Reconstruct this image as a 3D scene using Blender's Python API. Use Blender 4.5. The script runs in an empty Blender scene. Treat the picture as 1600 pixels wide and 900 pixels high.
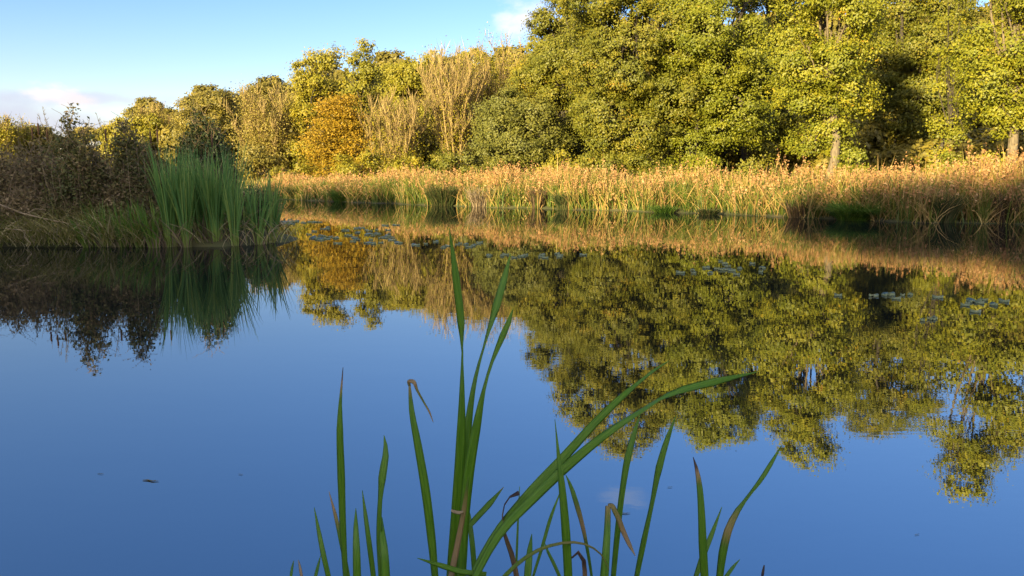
import bpy, math, random
import numpy as np
R = math.radians
C = bpy.context.scene.collection
sc = bpy.context.scene

# ------------------------------------------------------------------ camera, sky, sun, exposure
CAM_H, PITCH, FPX = 1.6, R(8.76), 1200.0
cam = bpy.data.cameras.new("camera")
cam.lens = 36 * FPX / 1600; cam.sensor_width = 36; cam.clip_start = 0.05; cam.clip_end = 6000
camo = bpy.data.objects.new("camera", cam); C.objects.link(camo)
camo.location = (0, 0, CAM_H); camo.rotation_euler = (R(90) - PITCH, 0, 0)
sc.camera = camo

SUN_EL, SUN_AZ = R(12.0), R(34)          # low sun behind the camera, a little to its left
sun = bpy.data.lights.new("sun", 'SUN'); sun.energy = 5.0; sun.angle = R(0.6); sun.color = (1.0, 0.815, 0.43)
suno = bpy.data.objects.new("sun", sun); C.objects.link(suno)
suno.rotation_euler = (R(90) - SUN_EL, 0, -SUN_AZ)
suno.location = (-20, -30, 30)

def ray(px, py):
    cx, cy = (px - 800) / FPX, (450 - py) / FPX
    return np.array([cx, math.cos(PITCH) + cy * math.sin(PITCH), cy * math.cos(PITCH) - math.sin(PITCH)])
def at(px, py, Y):
    d = ray(px, py); d = d * (Y / d[1]); return np.array([d[0], d[1], d[2] + CAM_H])
def water_at(px, py):
    d = ray(px, py); d = d * (-CAM_H / d[2]); return np.array([d[0], d[1], 0.0])
def mirror_height(px, py, Y):             # height of a thing at depth Y whose mirror image ends at py
    d = ray(px, py); return -(CAM_H + d[2] * Y / d[1])

w = bpy.data.worlds.new("World"); sc.world = w; w.use_nodes = True
nt = w.node_tree; nt.nodes.clear()
N = lambda t, **k: (lambda n: ([setattr(n, a, b) for a, b in k.items()], n)[1])(nt.nodes.new(t))
L = lambda a, b: nt.links.new(a, b)
out = N('ShaderNodeOutputWorld')
sky = N('ShaderNodeTexSky', sky_type='NISHITA', sun_disc=False, sun_elevation=SUN_EL, sun_rotation=math.pi + SUN_AZ,
        air_density=1.0, dust_density=0.35, ozone_density=2.2, altitude=0)
bg = N('ShaderNodeBackground'); bg.inputs[1].default_value = 0.094
wb = N('ShaderNodeMix', data_type='RGBA', blend_type='MULTIPLY'); wb.inputs[0].default_value = 1; wb.inputs[7].default_value = (1.0, .88, 1.0, 1)   # camera's cool white balance
L(sky.outputs[0], wb.inputs[6]); hs = N('ShaderNodeHueSaturation'); hs.inputs['Saturation'].default_value = 1.26; L(wb.outputs[2], hs.inputs['Color']); L(hs.outputs[0], bg.inputs[0])
tc = N('ShaderNodeTexCoord')
last = bg.outputs[0]
def cloud(px, py, wx, wz, col, scale, soft, amount, seed, rag=0.9, d=None):
    """a cloud on the sky in a fixed direction: soft ellipse broken up by noise"""
    global last
    d = ray(px, py) if d is None else np.asarray(d, float); d = d / np.linalg.norm(d)
    az = math.atan2(d[0], d[1])
    rot = N('ShaderNodeVectorRotate', rotation_type='Z_AXIS'); rot.inputs['Angle'].default_value = az
    L(tc.outputs['Generated'], rot.inputs['Vector'])
    mp = N('ShaderNodeMapping', vector_type='POINT')
    mp.inputs['Location'].default_value = (0, -math.hypot(d[0], d[1]), -d[2] / wz)
    mp.inputs['Scale'].default_value = (1 / wx, 1.0, 1 / wz)
    L(rot.outputs[0], mp.inputs['Vector'])
    ln = N('ShaderNodeVectorMath', operation='LENGTH'); L(mp.outputs[0], ln.inputs[0])
    mn = N('ShaderNodeMapping'); mn.inputs['Location'].default_value = (seed, seed * .7, 0); mn.inputs['Scale'].default_value = (scale, scale, scale * 1.9)
    L(rot.outputs[0], mn.inputs['Vector'])
    no = N('ShaderNodeTexNoise'); no.inputs['Scale'].default_value = 1.0; no.inputs['Detail'].default_value = 6; no.inputs['Roughness'].default_value = .55
    L(mn.outputs[0], no.inputs['Vector'])
    ma = N('ShaderNodeMath', operation='MULTIPLY_ADD'); L(no.outputs['Fac'], ma.inputs[0]); ma.inputs[1].default_value = rag * 2; 
    sb = N('ShaderNodeMath', operation='SUBTRACT'); sb.inputs[0].default_value = 1.0 - rag; L(ln.outputs['Value'], sb.inputs[1]); L(sb.outputs[0], ma.inputs[2])
    mr = N('ShaderNodeMapRange', interpolation_type='SMOOTHSTEP'); mr.inputs[1].default_value = 0.0; mr.inputs[2].default_value = soft; mr.inputs[4].default_value = amount
    L(ma.outputs[0], mr.inputs[0])
    b = N('ShaderNodeBackground'); b.inputs[0].default_value = (*col, 1); b.inputs[1].default_value = 1.0
    mx = N('ShaderNodeMixShader'); L(mr.outputs[0], mx.inputs[0]); L(last, mx.inputs[1]); L(b.outputs[0], mx.inputs[2])
    last = mx.outputs[0]
cloud(40, 190, .17, .035, (.22, .225, .28), 9, .9, .8, 3.1)
cloud(140, 154, .16, .012, (.235, .23, .28), 14, .9, .6, 7.7)
cloud(88, 150,   .036, .016, (.40, .34, .325), 55, 1.3, 1.0, 11.3, .8)
cloud(122, 157, .028, .010, (.37, .315, .305), 60, 1.3, .95, 5.3, .8)
cloud(822, 28, .05, .03, (.36, .365, .40), 26, 1.0, .95, 2.2)
cloud(1000, -320, .04, .015, (.25, .27, .32), 30, .9, .28, 8.2)
def sky_dir(az, el): return (math.sin(R(az)) * math.cos(R(el)), math.cos(R(az)) * math.cos(R(el)), math.sin(R(el)))
# clouds added in the unseen sky behind the camera to brighten the shaded bank
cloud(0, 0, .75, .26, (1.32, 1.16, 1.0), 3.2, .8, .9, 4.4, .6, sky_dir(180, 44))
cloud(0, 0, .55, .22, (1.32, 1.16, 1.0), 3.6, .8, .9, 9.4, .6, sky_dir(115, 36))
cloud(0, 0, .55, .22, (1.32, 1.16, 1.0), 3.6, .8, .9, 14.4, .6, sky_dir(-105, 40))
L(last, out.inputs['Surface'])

vs = sc.view_settings
vs.view_transform = 'Standard'; vs.look = 'None'; vs.gamma = 1; vs.exposure = 1.64; vs.use_curve_mapping = False
sc.cycles.max_bounces = 6; sc.cycles.diffuse_bounces = 3; sc.cycles.glossy_bounces = 3; sc.cycles.transparent_max_bounces = 4
sc.cycles.transmission_bounces = 3; sc.cycles.caustics_reflective = False; sc.cycles.caustics_refractive = False

# ------------------------------------------------------------------ materials
def material(name):
    m = bpy.data.materials.new(name); m.use_nodes = True; t = m.node_tree; t.nodes.clear()
    return m, t
def ramp_cols(node, stops):
    e = node.color_ramp.elements
    while len(e) < len(stops): e.new(0.5)
    for i, (p, c) in enumerate(stops): e[i].position = p; e[i].color = (*c, 1)
def leaf_mat(name, stops, trans=0.25, rough=.5, spec=.3):
    """foliage: colour picked by each leaf's own tint, some light passing through"""
    m, t = material(name)
    o = t.nodes.new('ShaderNodeOutputMaterial'); a = t.nodes.new('ShaderNodeAttribute'); a.attribute_name = 'tint'
    r = t.nodes.new('ShaderNodeValToRGB'); ramp_cols(r, stops)
    p = t.nodes.new('ShaderNodeBsdfPrincipled'); p.inputs['Roughness'].default_value = rough; p.inputs['Specular IOR Level'].default_value = spec
    tr = t.nodes.new('ShaderNodeBsdfTranslucent'); mx = t.nodes.new('ShaderNodeMixShader'); mx.inputs[0].default_value = trans
    k = t.links.new
    k(a.outputs['Fac'], r.inputs[0]); k(r.outputs[0], p.inputs['Base Color']); k(r.outputs[0], tr.inputs['Color'])
    k(p.outputs[0], mx.inputs[1]); k(tr.outputs[0], mx.inputs[2]); k(mx.outputs[0], o.inputs[0])
    return m
def noise_mat(name, c1, c2, scale, rough=.85, bump=.3, stretch=(1, 1, 1), c3=None):
    m, t = material(name)
    o = t.nodes.new('ShaderNodeOutputMaterial'); p = t.nodes.new('ShaderNodeBsdfPrincipled'); p.inputs['Roughness'].default_value = rough
    co = t.nodes.new('ShaderNodeTexCoord'); mp = t.nodes.new('ShaderNodeMapping'); mp.inputs['Scale'].default_value = stretch
    n = t.nodes.new('ShaderNodeTexNoise'); n.inputs['Scale'].default_value = scale; n.inputs['Detail'].default_value = 8
    r = t.nodes.new('ShaderNodeValToRGB'); ramp_cols(r, [(.35, c1), (.65, c2)] if c3 is None else [(.3, c1), (.5, c2), (.7, c3)])
    b = t.nodes.new('ShaderNodeBump'); b.inputs['Strength'].default_value = bump
    k = t.links.new
    k(co.outputs['Object'], mp.inputs[0]); k(mp.outputs[0], n.inputs['Vector']); k(n.outputs['Fac'], r.inputs[0]); k(r.outputs[0], p.inputs['Base Color'])
    k(n.outputs['Fac'], b.inputs['Height']); k(b.outputs[0], p.inputs['Normal']); k(p.outputs[0], o.inputs[0])
    return m

M = {}
M['oak'] = leaf_mat('oak leaves', [(0, (.070, .085, .008)), (.5, (.150, .150, .014)), (.85, (.24, .205, .018)), (1, (.33, .19, .02))])
M['grey_oak'] = leaf_mat('dull oak leaves', [(0, (.08, .09, .016)), (.5, (.145, .145, .024)), (1, (.21, .19, .03))])
M['yellow_oak'] = leaf_mat('yellowing oak leaves', [(0, (.085, .11, .008)), (.5, (.195, .20, .014)), (.88, (.30, .265, .016)), (1, (.46, .18, .02))])
M['lime'] = leaf_mat('yellow green leaves', [(0, (.13, .135, .010)), (.5, (.25, .22, .016)), (1, (.37, .28, .02))])
M['gold'] = leaf_mat('golden leaves', [(0, (.17, .14, .012)), (.45, (.33, .21, .014)), (1, (.47, .28, .02))])
M['olive'] = leaf_mat('olive leaves', [(0, (.09, .08, .014)), (.5, (.18, .15, .022)), (1, (.28, .21, .03))])
M['tan_leaf'] = leaf_mat('pale tan leaves', [(0, (.16, .135, .02)), (.5, (.28, .225, .04)), (1, (.38, .30, .07))])
M['twig'] = leaf_mat('pale twigs', [(0, (.18, .125, .05)), (.5, (.28, .20, .08)), (1, (.38, .28, .12))], 0.0, .8, .1)
M['bark'] = noise_mat('bark', (.10, .075, .045), (.22, .17, .10), 9, stretch=(4, 4, .6))
M['bark_dark'] = noise_mat('dark bark', (.035, .028, .02), (.08, .062, .042), 9, stretch=(4, 4, .6))
M['reed'] = leaf_mat('reed blades', [(0, (.085, .13, .018)), (.35, (.20, .21, .03)), (.6, (.44, .31, .09)), (.8, (.50, .325, .115)), (1, (.38, .20, .075))], .25)
M['plume'] = leaf_mat('reed plumes', [(0, (.33, .17, .07)), (.5, (.47, .255, .11)), (1, (.56, .36, .17))], .25, .8, .05)
M['dry'] = leaf_mat('dry stalks', [(0, (.12, .085, .05)), (.5, (.26, .19, .11)), (1, (.40, .31, .20))], .1, .7, .1)
M['cattail'] = leaf_mat('cattail blades', [(0, (.06, .15, .03)), (.5, (.14, .27, .06)), (.85, (.29, .38, .08)), (1, (.46, .37, .17))], .3, .4, .4)
M['sedge'] = leaf_mat('sedge blades', [(0, (.04, .11, .014)), (.6, (.12, .23, .024)), (1, (.24, .28, .05))], .3, .45, .35)
M['bank_grass'] = leaf_mat('bank grass', [(0, (.10, .14, .02)), (.45, (.25, .25, .06)), (.75, (.38, .32, .13)), (1, (.52, .43, .26))], .25, .7, .1)
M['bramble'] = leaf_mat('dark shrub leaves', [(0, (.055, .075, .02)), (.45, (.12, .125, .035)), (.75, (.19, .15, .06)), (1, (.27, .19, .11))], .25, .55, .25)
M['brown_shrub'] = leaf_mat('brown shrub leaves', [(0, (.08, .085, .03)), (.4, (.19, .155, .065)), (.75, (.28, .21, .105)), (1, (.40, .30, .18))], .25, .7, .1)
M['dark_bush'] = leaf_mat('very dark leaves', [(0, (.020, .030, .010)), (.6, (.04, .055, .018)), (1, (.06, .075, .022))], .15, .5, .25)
M['spike'] = noise_mat('brown seed spike', (.05, .024, .012), (.09, .045, .022), 60, .95)
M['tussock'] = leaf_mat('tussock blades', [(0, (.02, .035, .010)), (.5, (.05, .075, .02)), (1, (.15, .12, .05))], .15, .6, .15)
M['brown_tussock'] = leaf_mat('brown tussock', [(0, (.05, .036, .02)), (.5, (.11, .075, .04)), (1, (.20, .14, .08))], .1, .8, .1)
M['pad'] = noise_mat('lily pad', (.16, .20, .09), (.27, .30, .15), 12, .35, .05)

def fg_mat(name, tip):
    m, t = material(name); k = t.links.new
    o = t.nodes.new('ShaderNodeOutputMaterial'); p = t.nodes.new('ShaderNodeBsdfPrincipled'); p.inputs['Roughness'].default_value = .38; p.inputs['Specular IOR Level'].default_value = .45
    uv = t.nodes.new('ShaderNodeUVMap'); uv.uv_map = 'uv'
    mp = t.nodes.new('ShaderNodeMapping'); mp.inputs['Scale'].default_value = (9, 1.2, 1); k(uv.outputs[0], mp.inputs[0])
    n = t.nodes.new('ShaderNodeTexNoise'); n.inputs['Scale'].default_value = 2.2; n.inputs['Detail'].default_value = 5; k(mp.outputs[0], n.inputs['Vector'])
    # fine veins along the blade
    mv = t.nodes.new('ShaderNodeMapping'); mv.inputs['Scale'].default_value = (30, .25, 1); k(uv.outputs[0], mv.inputs[0])
    nv = t.nodes.new('ShaderNodeTexNoise'); nv.inputs['Scale'].default_value = 1; k(mv.outputs[0], nv.inputs['Vector'])
    r = t.nodes.new('ShaderNodeValToRGB'); ramp_cols(r, [(.36, (.05, .17, .008)), (.5, (.115, .27, .014)), (.62, (.19, .36, .03))]); 
    vm = t.nodes.new('ShaderNodeMix'); vm.inputs[0].default_value = .45; k(n.outputs['Fac'], vm.inputs[2]); k(nv.outputs['Fac'], vm.inputs[3]); k(vm.outputs[0], r.inputs[0])
    ms_ = t.nodes.new('ShaderNodeMapping'); ms_.inputs['Scale'].default_value = (5, 14, 1); k(uv.outputs[0], ms_.inputs[0])
    sp = t.nodes.new('ShaderNodeTexNoise'); sp.inputs['Scale'].default_value = 3; sp.inputs['Detail'].default_value = 2; k(ms_.outputs[0], sp.inputs['Vector'])
    sr = t.nodes.new('ShaderNodeMapRange'); sr.inputs[1].default_value = .70; sr.inputs[2].default_value = .76; sr.inputs[4].default_value = .45; k(sp.outputs['Fac'], sr.inputs[0])
    a = t.nodes.new('ShaderNodeAttribute'); a.attribute_name = 'tint'       # 0 green .. 1 dead
    ad = t.nodes.new('ShaderNodeMath'); ad.operation = 'MULTIPLY_ADD'; k(n.outputs['Fac'], ad.inputs[0]); ad.inputs[1].default_value = .55; 
    sb = t.nodes.new('ShaderNodeMath'); sb.operation = 'SUBTRACT'; k(a.outputs['Fac'], sb.inputs[0]); sb.inputs[1].default_value = .275; k(sb.outputs[0], ad.inputs[2])
    dr = t.nodes.new('ShaderNodeValToRGB'); ramp_cols(dr, [(.25, (.05, .18, .012)), (.5, (.28, .26, .06)), (.72, (.42, .28, .13)), (.95, tip)]); as_ = t.nodes.new('ShaderNodeMath'); k(ad.outputs[0], as_.inputs[0]); k(sr.outputs[0], as_.inputs[1]); ad = as_; k(ad.outputs[0], dr.inputs[0])
    mk = t.nodes.new('ShaderNodeMapRange'); k(ad.outputs[0], mk.inputs[0]); mk.inputs[1].default_value = .22; mk.inputs[2].default_value = .42
    mx = t.nodes.new('ShaderNodeMix'); mx.data_type = 'RGBA'; k(mk.outputs[0], mx.inputs[0]); k(r.outputs[0], mx.inputs[6]); k(dr.outputs[0], mx.inputs[7])
    b = t.nodes.new('ShaderNodeBump'); b.inputs['Strength'].default_value = .6; b.inputs['Distance'].default_value = .003; k(nv.outputs['Fac'], b.inputs['Height']); k(b.outputs[0], p.inputs['Normal'])
    tr = t.nodes.new('ShaderNodeBsdfTranslucent'); ms = t.nodes.new('ShaderNodeMixShader'); ms.inputs[0].default_value = .42
    k(mx.outputs[2], p.inputs['Base Color']); k(mx.outputs[2], tr.inputs[0]); k(p.outputs[0], ms.inputs[1]); k(tr.outputs[0], ms.inputs[2]); k(ms.outputs[0], o.inputs[0])
    return m
M['blade'] = fg_mat('green cattail leaf', (.42, .33, .19))
M['blade_dark'] = fg_mat('cattail leaf with dark dead tip', (.06, .035, .03))

# ------------------------------------------------------------------ mesh helpers
def tag(o, label=None, cat=None, group=None, kind=None):
    if label: o['label'] = label
    if cat: o['category'] = cat
    if group: o['group'] = group
    if kind: o['kind'] = kind
    return o
def empty(name, loc, label, cat, group=None, rz=0):
    o = bpy.data.objects.new(name, None); C.objects.link(o); o.location = loc; o.rotation_euler = (0, 0, rz); o.empty_display_size = .2
    return tag(o, label, cat, group)
class MB:
    """collects quads and triangles with a per-vertex tint and builds ONE mesh object"""
    def __init__(s): s.v = []; s.q = []; s.t = []; s.uv = []; s.n = 0
    def add(s, v, q, t=0.5, uv=None):
        v = np.asarray(v, float).reshape(-1, 3); q = np.asarray(q, int).reshape(-1, 4)
        s.v.append(v); s.q.append(q + s.n); s.t.append(np.broadcast_to(np.asarray(t, float), (len(v),)).copy())
        s.uv.append(np.zeros((len(v), 2)) if uv is None else uv); s.n += len(v)
    def quads(s, Q, t):                       # Q (n,4,3), t (n,)
        n = len(Q); s.add(Q.reshape(-1, 3), np.arange(4 * n).reshape(n, 4), np.repeat(t, 4))
    def grid(s, G, t):                        # G (n, rows, cols, 3) strips
        n, a, b = G.shape[:3]
        idx = np.arange(n * a * b).reshape(n, a, b)
        q = np.stack([idx[:, :-1, :-1], idx[:, :-1, 1:], idx[:, 1:, 1:], idx[:, 1:, :-1]], -1).reshape(-1, 4)
        s.add(G.reshape(-1, 3), q, np.broadcast_to(np.asarray(t).reshape(n, -1)[:, :1] if np.ndim(t) < 2 else np.asarray(t), (n, a) if np.ndim(t) == 2 else (n, 1)).repeat(1).reshape(n, -1).repeat(b if np.ndim(t) == 2 else a * b, axis=1).reshape(-1))
    def tube(s, pts, rad, sides=6, t=.5):
        P = np.asarray(pts, float); k = len(P); T = np.gradient(P, axis=0); T /= np.linalg.norm(T, axis=1)[:, None] + 1e-9
        ref = np.array([0, 0, 1.0]) if abs(T[0, 2]) < .8 else np.array([1.0, 0, 0])
        U = np.cross(T, ref); U /= np.linalg.norm(U, axis=1)[:, None] + 1e-9; W = np.cross(T, U)
        a = np.linspace(0, 2 * math.pi, sides, endpoint=False); r = np.broadcast_to(np.asarray(rad, float), (k,))
        V = P[:, None] + r[:, None, None] * (np.cos(a)[None, :, None] * U[:, None] + np.sin(a)[None, :, None] * W[:, None])
        i = np.arange(k * sides).reshape(k, sides); j = np.roll(i, -1, 1)
        q = np.stack([i[:-1], j[:-1], j[1:], i[1:]], -1).reshape(-1, 4)
        s.add(V, q, t)
        top = np.array([[P[-1]]]); 
        cap = np.vstack([V[-1], P[-1] + T[-1] * r[-1] * .5]); n = sides
        s.add(cap, [[x, (x + 1) % n, n, n] for x in range(n)], t)
    def build(s, name, mat, parent=None, smooth=False, loc=None, world=False):
        me = bpy.data.meshes.new(name)
        V = np.vstack(s.v); Q = np.vstack(s.q); T = np.concatenate(s.t)
        if parent is not None and world: V = V - np.array(parent.location)
        if loc is not None: V = V - np.asarray(loc)
        tri = Q[:, 2] == Q[:, 3]
        li = np.concatenate([Q[~tri].reshape(-1), Q[tri][:, :3].reshape(-1)])
        cnt = np.concatenate([np.full((~tri).sum(), 4), np.full(tri.sum(), 3)])
        st = np.concatenate([[0], np.cumsum(cnt)[:-1]])
        me.vertices.add(len(V)); me.vertices.foreach_set('co', V.reshape(-1))
        me.loops.add(len(li)); me.loops.foreach_set('vertex_index', li.astype(np.int32))
        me.polygons.add(len(cnt)); me.polygons.foreach_set('loop_start', st.astype(np.int32)); me.polygons.foreach_set('loop_total', cnt.astype(np.int32))
        if smooth: me.polygons.foreach_set('use_smooth', np.ones(len(cnt), bool))
        me.update(calc_edges=True)
        a = me.attributes.new('tint', 'FLOAT', 'POINT'); a.data.foreach_set('value', T.astype(np.float32))
        UV = np.vstack(s.uv)
        if UV.any():
            u = me.uv_layers.new(name='uv'); u.data.foreach_set('uv', UV[li].reshape(-1).astype(np.float32))
        me.materials.append(mat)
        o = bpy.data.objects.new(name, me); C.objects.link(o)
        if parent is not None: o.parent = parent
        if loc is not None: o.location = loc
        return o

def unit(v): return v / (np.linalg.norm(v, axis=-1, keepdims=True) + 1e-9)
def rand_dirs(rng, n): return unit(rng.normal(size=(n, 3)))
def leaf_quads(rng, P, Nrm, size, aspect=.62):
    """rhombic leaves at P facing Nrm"""
    n = len(P); a = unit(np.cross(Nrm, rand_dirs(rng, n))); b = np.cross(Nrm, a)
    s = np.asarray(size).reshape(-1, 1) * np.ones((n, 1))
    up = Nrm * s * .18
    return np.stack([P - a * s * .5 + up, P - b * s * .5 * aspect, P + a * s * .5 + up, P + b * s * .5 * aspect], 1)
def blades(rng, base, h, wdt, lean_az, lean, bend, S=4, tw=None):
    """grass-like blades as strips: (n, S+1, 2, 3)"""
    n = len(base); t = np.linspace(0, 1, S + 1)[None]
    h = np.asarray(h)[:, None]; ln = np.asarray(lean)[:, None]; bd = np.asarray(bend)[:, None]
    out_ = h * (ln * t + bd * t ** 2.2); up = h * (t - .55 * bd * t ** 3)
    d = np.stack([np.cos(lean_az), np.sin(lean_az), 0 * lean_az], -1)
    P = base[:, None] + out_[..., None] * d[:, None] + up[..., None] * np.array([0, 0, 1.0])
    ya = rng.uniform(0, math.pi, n) if tw is None else tw
    sd = np.stack([np.cos(ya), np.sin(ya) * .7, 0 * ya], -1)
    pr = np.clip(1.02 - t ** 3, .03, 1) * np.minimum(1, .55 + t * 1.5)
    W = np.asarray(wdt)[:, None] * pr
    return np.stack([P - sd[:, None] * W[..., None] * .5, P + sd[:, None] * W[..., None] * .5], 2), P
def add_blades(mb, rng, base, h, wdt, lean_az, lean, bend, tint, S=4):
    G, P = blades(rng, base, h, wdt, lean_az, lean, bend, S)
    t = np.asarray(tint); mb.grid(G, t if t.ndim == 2 else np.repeat(t[:, None], S + 1, 1)); return P

# ------------------------------------------------------------------ shore and ground
far_px = [(450, 312), (520, 315), (600, 318), (700, 322), (800, 325), (950, 329), (1080, 333), (1200, 338), (1300, 343), (1400, 347), (1500, 349), (1600, 351)]
far_pts = np.array([water_at(*p)[:2] for p in far_px])
fx = np.concatenate([[-120, -60, -30], far_pts[:, 0], [24, 40, 80]]); fy = np.concatenate([[52, 46, 43], far_pts[:, 1], [19, 16, 12]])
def wob(x, k=1.0): return .22 * np.sin(x * 1.9 * k) + .15 * np.sin(x * 4.3 * k + 1) + .08 * np.sin(x * 9.1 * k + 2)
def far_shore(x): return np.interp(x, fx, fy) + wob(x)
PX1 = water_at(428, 385)[0]
pen_front = water_at(250, 386)[1]
def s_pen(x, y):
    yf = pen_front + .12 * wob(x * 1.3) + np.clip(x + 6.2, 0, 3) * .9
    yb = 22.0 + np.clip(-x - 12, 0, 40) * .7 - np.clip(x + 9, 0, 6) * 1.0
    return np.minimum(np.minimum(y - yf, yb - y), (PX1 + .1 - x) * .8)
def s_near(x, y): return 1.45 + .2 * np.sin(x * 1.1) - y
def s_land(x, y):
    return np.maximum(np.maximum((y - far_shore(x)) * .9, s_pen(x, y)), s_near(x, y))
def ground_z(x, y):
    s = s_land(x, y)
    h = np.where(s > 0, .42 * (1 - np.exp(-np.clip(s, 0, None) / .9)) - .01, np.clip(s * .35, -.8, 0) - .02)
    h = h + np.clip((y - 58) * .06, 0, 3.5)
    return h + np.where(s > 0, .05 * np.sin(x * 1.3 + y * .7) * np.sin(y * .9 - x * .4) * np.clip(s, 0, 1), 0)
gx = np.concatenate([[-3000, -1200, -500, -250, -150, -100], np.arange(-70, 50, .45), [70, 100, 150, 250, 500, 1200, 3000]])
gy = np.concatenate([[-3000, -1000, -300, -100, -40, -15, -8, -5], np.arange(-3, 56, .35), [58, 62, 68, 75, 85, 100, 150, 250, 500, 1200, 3000]])
X, Y = np.meshgrid(gx, gy, indexing='xy'); Z = ground_z(X, Y)
g = MB(); idx = np.arange(X.size).reshape(X.shape)
g.add(np.stack([X, Y, Z], -1), np.stack([idx[:-1, :-1], idx[:-1, 1:], idx[1:, 1:], idx[1:, :-1]], -1).reshape(-1, 4))
M['ground'] = noise_mat('meadow and mud', (.035, .03, .018), (.07, .075, .022), .8, .95, .6, c3=(.13, .11, .045))
tag(g.build('ground', M['ground'], smooth=True), kind='structure')

# water: murky pond, mirror-like with faint ripples
m, t = material('pond water'); k = t.links.new
o = t.nodes.new('ShaderNodeOutputMaterial'); p = t.nodes.new('ShaderNodeBsdfPrincipled')
p.inputs['Base Color'].default_value = (.005, .008, .008, 1); p.inputs['Roughness'].default_value = .006; p.inputs['IOR'].default_value = 4.7
co = t.nodes.new('ShaderNodeTexCoord')
mp = t.nodes.new('ShaderNodeMapping'); mp.inputs['Scale'].default_value = (.8, 1.6, 1); k(co.outputs['Object'], mp.inputs[0])
n1 = t.nodes.new('ShaderNodeTexNoise'); n1.inputs['Scale'].default_value = 1.3; n1.inputs['Detail'].default_value = 3; k(mp.outputs[0], n1.inputs['Vector'])
n2 = t.nodes.new('ShaderNodeTexNoise'); n2.inputs['Scale'].default_value = 9; n2.inputs['Detail'].default_value = 2; k(mp.outputs[0], n2.inputs['Vector'])
n3 = t.nodes.new('ShaderNodeTexNoise'); n3.inputs['Scale'].default_value = .22; n3.inputs['Detail'].default_value = 1; k(co.outputs['Object'], n3.inputs['Vector'])
mr = t.nodes.new('ShaderNodeMapRange'); mr.inputs[1].default_value = .5; mr.inputs[2].default_value = .68; mr.inputs[3].default_value = .15; mr.inputs[4].default_value = .5; k(n3.outputs['Fac'], mr.inputs[0])
mu = t.nodes.new('ShaderNodeMath'); mu.operation = 'MULTIPLY'; k(n2.outputs['Fac'], mu.inputs[0]); k(mr.outputs[0], mu.inputs[1])
ad = t.nodes.new('ShaderNodeMath'); ad.operation = 'MULTIPLY_ADD'; k(n1.outputs['Fac'], ad.inputs[0]); ad.inputs[1].default_value = 1.0; k(mu.outputs[0], ad.inputs[2])
b = t.nodes.new('ShaderNodeBump'); b.inputs['Strength'].default_value = .03; b.inputs['Distance'].default_value = .02; k(ad.outputs[0], b.inputs['Height']); k(b.outputs[0], p.inputs['Normal'])
k(p.outputs[0], o.inputs[0])
wm = MB(); wm.add([[-130, -6, 0], [130, -6, 0], [130, 70, 0], [-130, 70, 0]], [[0, 1, 2, 3]])
tag(wm.build('water', m), kind='structure')

# ------------------------------------------------------------------ trees
def limb(mb, rng, a, b, r0, r1, sag=.12, k=6, sides=6):
    a, b = np.asarray(a, float), np.asarray(b, float); t = np.linspace(0, 1, k)[:, None]
    d = np.linalg.norm(b - a); mid = rng.normal(size=3) * d * .07
    P = a * (1 - t) + b * t + (np.sin(t * math.pi)) * (mid + np.array([0, 0, d * sag]))
    mb.tube(P, r0 * (1 - t[:, 0]) + r1 * t[:, 0], sides)
    return P
def ellip_lobes(rng, H, rx, ry, zb, n, frac=.4, dome=.0):
    zc = zb + (H - zb) * (.5 - dome); i = np.arange(n) + .5
    ph = i * math.pi * (3 - math.sqrt(5)) + rng.uniform(0, 6); zz = 1 - 2 * i / n
    rr = np.sqrt(1 - zz ** 2); d = np.stack([rr * np.cos(ph), rr * np.sin(ph), zz], -1) + rng.normal(size=(n, 3)) * .1
    hz = np.where(d[:, 2] > 0, H - zc, zc - zb); sc_ = (1 - frac * .85)
    jit = rng.uniform(.78, 1.16, n)
    c = np.stack([d[:, 0] * rx * sc_ * jit, d[:, 1] * ry * sc_ * jit, zc + d[:, 2] * hz * sc_ * jit], -1)
    r = np.minimum(rx, (H - zb) / 2) * frac * rng.uniform(.6, 1.3, n)
    rad = np.stack([r, r, r * .85], -1)
    return c, rad
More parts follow.
